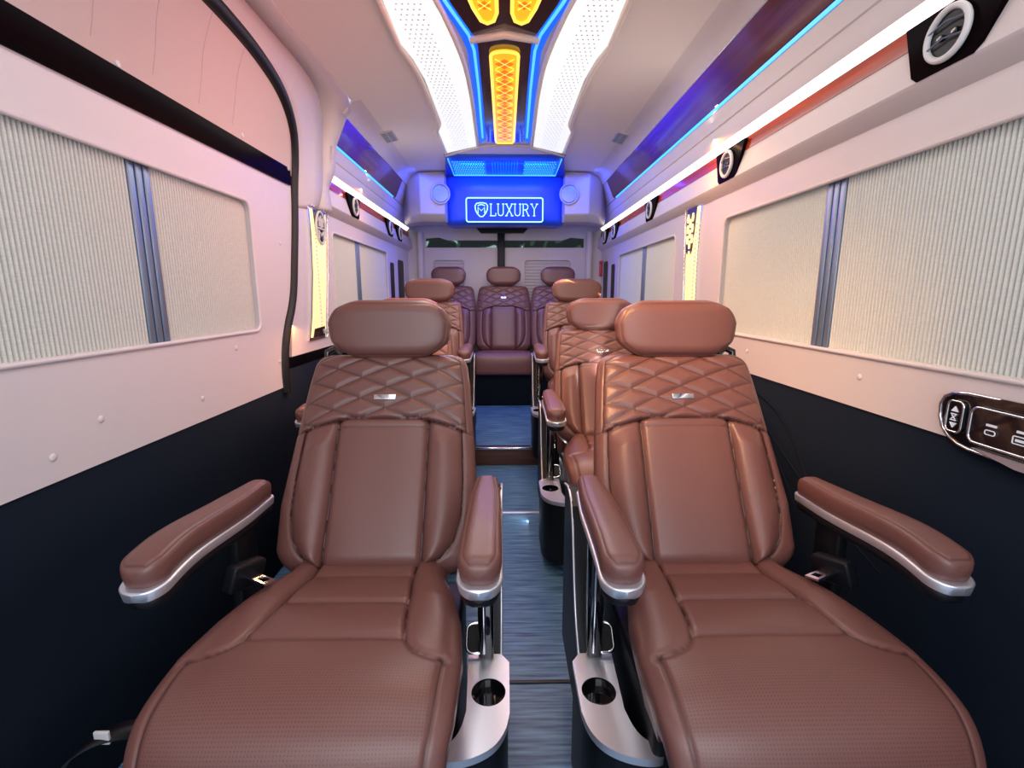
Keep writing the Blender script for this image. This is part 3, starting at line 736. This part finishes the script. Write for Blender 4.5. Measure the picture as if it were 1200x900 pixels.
def disp_cush(X, S, L, hw):
    A = np.abs(X)
    inn = catmull([(.100, 0), (.103, .12), (.112, .20), (.120, .28), (.132, .328), (.155, .352), (.200, .364)], 6)
    di = pdist(A, S, [tuple(v) for v in inn])
    ed_ = hw[:, None] - .028
    de = np.abs(A - ed_) + np.where(S < .357, 9, 0)
    xin = np.interp(S, inn[:, 1], inn[:, 0])
    h1 = np.minimum(np.where(A < xin, np.abs(S - .217), 9), np.where(A < xin, np.abs(S - .320), 9))
    bolster = (A > xin) & (S < .364)
    t = np.clip((A - xin) / np.maximum(hw[:, None] - xin, .01), 0, 1)
    h = np.where(bolster, .020 * np.sin(PI * t) ** .7 * np.clip((.362 - S) / .15, 0, 1), 0)
    h += np.where((~bolster) & (S < .320), .006 * np.abs(np.sin(PI * (S - .217) / .103)) ** .6, 0)
    h += .010 * np.exp(-((S - .46) / .12) ** 2) * (1 - (A / .24) ** 2)
    h += -.005 * np.exp(-(di / .005) ** 2) - .004 * np.exp(-(h1 / .005) ** 2) - .003 * np.exp(-(de / .004) ** 2)
    sm = np.clip(np.exp(-(di / .0018) ** 2) * .8 + np.exp(-(h1 / .0018) ** 2) * .75 + np.exp(-(de / .0018) ** 2) * .85, 0, 1)
    perf = np.where((~bolster) & (A < ed_ - .006) & (S > .37), S, 0)
    return h, sm, perf
def disp_head(X, S, L, hw):
    A = np.abs(X); d = np.minimum(hw[:, None] - A, np.minimum(S, L - S))
    dd = np.abs(d - .011)
    return -.002 * np.exp(-(dd / .003) ** 2), .55 * np.exp(-(dd / .0013) ** 2), np.zeros_like(X)
def interp(pts): xs, ys = zip(*pts); return lambda t: float(np.interp(t, xs, ys))
BACKP = [(-.090, .425), (-.022, .535), (.047, .647), (.116, .760), (.183, .869)]
REARP = [(-.002, .370), (.045, .50), (.09, .62), (.135, .74), (.175, .855)]
def make_seat(s, rear=False):
    """s: +1 aisle side is +x (left-hand seats), -1 aisle side is -x"""
    r = empty('passenger_seat')
    bk = pad('backrest', REARP if rear else BACKP, interp([(0, .215), (.1, .232), (.3, .238), (.7, .236), (.88, .222), (1, .208)] if rear else [(0, .200), (.1, .215), (.28, .221), (.6, .208), (.85, .196), (1, .184)]), .11, parent=r, r0=.055, r1=.035, n=3.6, disp=disp_back, nx=260, ns=240, R=.045, side=1)
    hd = pad('headrest', [(.150, .848), (.158, .92), (.166, .992)], interp([(0, .120), (.28, .145), (.6, .151), (.85, .140), (1, .118)]), .085, parent=r, r0=.060, r1=.050, n=3.6, disp=disp_head, nx=90, ns=90, R=.034, side=1)
    for q in (-.06, .06): tube('headrest_post', [(q, .215, .80), (q, .205, .90)], .008, 'chrome', r)
    bd = box('badge', (-.026, .026, -.003, .003, -.0065, .0065), 'chrome', r, .0015)
    bd.location = (0, .130 if rear else .107, .757 if rear else .764); bd.rotation_euler = (-.36 if rear else -.56, 0, 0)
    if rear:
        CP = [(.06, .365), (-.08, .375), (-.20, .385), (-.27, .380), (-.305, .355), (-.318, .31), (-.318, .22)]
        pad('cushion', CP, interp([(0, .22), (1, .232)]), .09, parent=r, r0=.03, r1=.03, n=5, nx=40, ns=60, R=.03, side=-1)
        box('seat_base', (-.232, .232, -.27, .10, 0, .30), 'navy', r, .01)
        return r
    CP = [(.0, .432), (-.11, .438), (-.24, .455), (-.36, .461), (-.445, .446), (-.492, .402), (-.512, .33), (-.508, .22), (-.50, .10)]
    pad('cushion', CP, interp([(0, .165), (.12, .165), (.20, .192), (.32, .214), (.42, .222), (.55, .218), (.65, .208), (.78, .192), (1, .175)]), .12, x0=-s * .006, parent=r, r0=.03, r1=.03, n=4.5, disp=disp_cush, nx=190, ns=230, R=.040, side=-1)
    box('seat_base', (-.19, .19, -.37, .02, 0, .34), 'black', r, .01)
    for q in (-1, 1):      # armrests
        ar = empty('armrest'); ar.parent = r; ar.location = (q * (.244 if q == s else .258), 0, 0); bk_ = -.015 if q == s else .02; dz = -.008 if q == s else -.030
        pad('arm_pad', [(bk_, .631 + dz), (-.12, .630 + dz * .6), (-.27, .626), (-.365, .616)], interp([(0, .022), (.3, .031), (1, .0345)]), .052, parent=ar, r0=.015, r1=.033, n=3.2, nx=40, ns=70, R=.024, side=-1,
            disp=lambda X, S, L, hw: (-.0015 * np.exp(-((np.minimum(hw[:, None] - np.abs(X), L - S) - .009) / .002) ** 2), .6 * np.exp(-((np.minimum(hw[:, None] - np.abs(X), L - S) - .009) / .0011) ** 2), 0 * X))
        pad('silver_band', [(bk_ + .003, .589 + dz), (-.12, .588 + dz * .6), (-.27, .584), (-.369, .574)], interp([(0, .024), (.3, .033), (1, .0365)]), .017, m='silver', parent=ar, r0=.015, r1=.035, n=8, nx=20, ns=60, R=.003, side=-1)
        pad('under_shell', [(bk_, .572 + dz), (-.12, .571 + dz * .6), (-.27, .566), (-.361, .557)], interp([(0, .020), (.3, .028), (1, .031)]), .020, m='black', parent=ar, r0=.015, r1=.030, n=4, nx=20, ns=40, R=.009, side=-1)
        if q == s:
            box('post', (-.016, .016, -.16, -.115, .28, .56), 'gloss', ar, .008)
            tube('post_highlight', [(-.004, -.163, .30), (-.004, -.163, .50)], .004, 'chrome', ar)  # bright strip modelled as the highlight on the glossy post
        else: box('post', (-.012, .012, -.12, -.05, .25, .550), 'black', ar, .006)
    X = lambda v: s * v
    # aisle-side shell and console with cup holder
    fs = lambda u, v, w: Vector((X(.232 + w), u, v))
    sh = [(.12, .12), (.12, .54), (.05, .56), (-.01, .54), (-.05, .42), (-.09, .33), (-.14, .285), (-.16, .262), (-.16, .12)]
    panel('side_shell', [sh], fs, .042, 'black', r)
    tube('shell_trim', [(X(.288), u, v) for u, v in smooth_pts([Vector((a, b, 0)) for a, b in sh[1:8]], 2) for (u, v) in [(u, v)]] if False else [(X(.274), p.x, p.y) for p in smooth_pts([(a, b, 0) for a, b in sh[1:8]], 2)], .003, 'silver', r)
    cons = [(.208, -.146), (.274, -.146), (.290, -.168), (.290, -.285), (.284, -.318), (.266, -.348), (.236, -.366), (.205, -.374), (.178, -.374), (.170, -.366), (.173, -.352), (.196, -.338), (.208, -.315), (.214, -.28)]
    cons = cons[:3] + [(p.x, p.y) for p in smooth_pts([(a, b, 0) for a, b in cons[3:]], 2)]
    co = empty('console'); co.parent = r
    panel('console_body', [[(X(a * 1 - (.003 if a > .25 else 0)), b + .004) for a, b in cons]], lambda u, v, w: Vector((u, v, .266 - w)), .22, 'black', co)
    hole = circ(X(.2515), -.240, .0315, 32)
    panel('tray', [[(X(a), b) for a, b in cons], hole], lambda u, v, w: Vector((u, v, .284 - w)), .014, 'silver', co)
    bm = bmesh.new(); ring = []
    for z, rr in ((.2835, .0318), (.2845, .0305), (.278, .0295), (.2675, .029)):
        ring.append([bm.verts.new((X(.2515) + rr * math.cos(2 * PI * k / 32), -.240 + rr * math.sin(2 * PI * k / 32), z)) for k in range(32)])
    for a, b in zip(ring[:-1], ring[1:]):
        for k in range(32): bm.faces.new((a[k], a[(k + 1) % 32], b[(k + 1) % 32], b[k]))
    bm.faces.new(ring[-1]); bm_obj('cup_holder', bm, 'gloss', co)
    # recline lever
    lv = empty('recline_lever', (X(.222), -.135, .312)); lv.parent = r
    lp = [(a, b) for a, b in rrect(-.018, .018, -.028, .028, .014)]
    panel('lever_plate', [lp], lambda u, v, w: Vector((u, -.35 * v * 0 + w, v)), .008, 'black', lv)
    tube('lever_rim', [(u, 0, v) for u, v in lp], .003, 'chrome', lv, True)
    lv.rotation_euler = (-.9, 0, 0)
    # belt buckle on the wall side
    bb = empty('belt_buckle', (-s * .208, -.165, .475)); bb.parent = r; bb.rotation_euler = (-.25, s * .15, -s * .35)
    box('buckle_body', (-.013, .013, -.045, .03, -.02, .03), 'black', bb, .006)
    lo = [(s * .012, -.012), (s * .030, -.014), (s * .062, -.014), (s * .062, .014), (s * .030, .012), (s * .012, .012)]
    panel('tongue', [lo, rrect(*sorted((s * .036, s * .054)), -.008, .008, .002)], lambda u, v, w: Vector((u, v - .01, .012 - w)), .004, 'chrome', bb)
    # belt guide behind the shoulder
    bg = tube('belt_guide', [(-s * .14, .255, .845), (-s * .165, .27, .862), (-s * .185, .265, .852), (-s * .185, .262, .83)], .010, 'gloss', r)
    return r
SL_ = make_seat(1); SR_ = make_seat(-1); RE_ = make_seat(1, True)
spots = [(SL_, -.284, 1.00, 0, 'brown quilted leather armchair nearest the camera on the left, beside the sliding door'),
         (SR_, .422, 1.00, 0, 'brown quilted leather armchair nearest the camera on the right, beside the switch panel'),
         (SL_, -.430, 1.94, 0, 'brown leather seat almost hidden directly behind the front left armchair'),
         (SR_, .420, 1.94, 0, 'brown quilted seat directly behind the front right armchair'),
         (SL_, -.452, 2.73, .11, 'brown quilted seat with orange headrest on the raised platform, left of the aisle'),
         (SR_, .430, 2.73, .11, 'brown quilted seat with tan headrest on the raised platform, right of the aisle')]
used = set()
for proto, x, y, z, lb in spots:
    o = proto if id(proto) not in used else copy_tree(proto); used.add(id(proto))
    o.location = (x, y, z); tag(o, lb, 'seat', 'brown leather passenger seats')
for i, (x, lb) in enumerate(((-.014, 'middle seat of the rear row, facing down the aisle under the lit sign'), (-.495, 'left seat of the rear row, partly hidden behind the left seats'), (.462, 'right seat of the rear row, partly hidden behind the right seats'))):
    o = RE_ if i == 0 else copy_tree(RE_)
    o.location = (x, 4.10, .11); o.scale = (1.01, 1.0, 1.15); tag(o, lb, 'seat', 'rear bench row seats')
rl = box('floor_rail', (.66, .69, .30, 1.4, .001, .014), 'silver', bev=.004); tag(rl, 'thin metal seat rail on the floor beside the front right armchair', 'seat rail')
an = empty('seat_belt_strap', (-.70, .71, .1)); tag(an, 'black seat belt webbing with a white tag, between the left wall and front left armchair', 'seat belt')
wb = smooth_pts([(.10, .10, .02), (.06, .05, .12), (-.01, .0, .155), (-.05, -.05, .12), (-.07, -.10, .0), (-.06, -.14, -.098)], 3)
quad_grid('webbing', [[p + Vector((0, -.02, 0)), p + Vector((0, .022, 0))] for p in wb], 'black', an, th=.002)
box('tag', (-.012, .014, -.002, .004, .135, .160), 'white', an, .002)
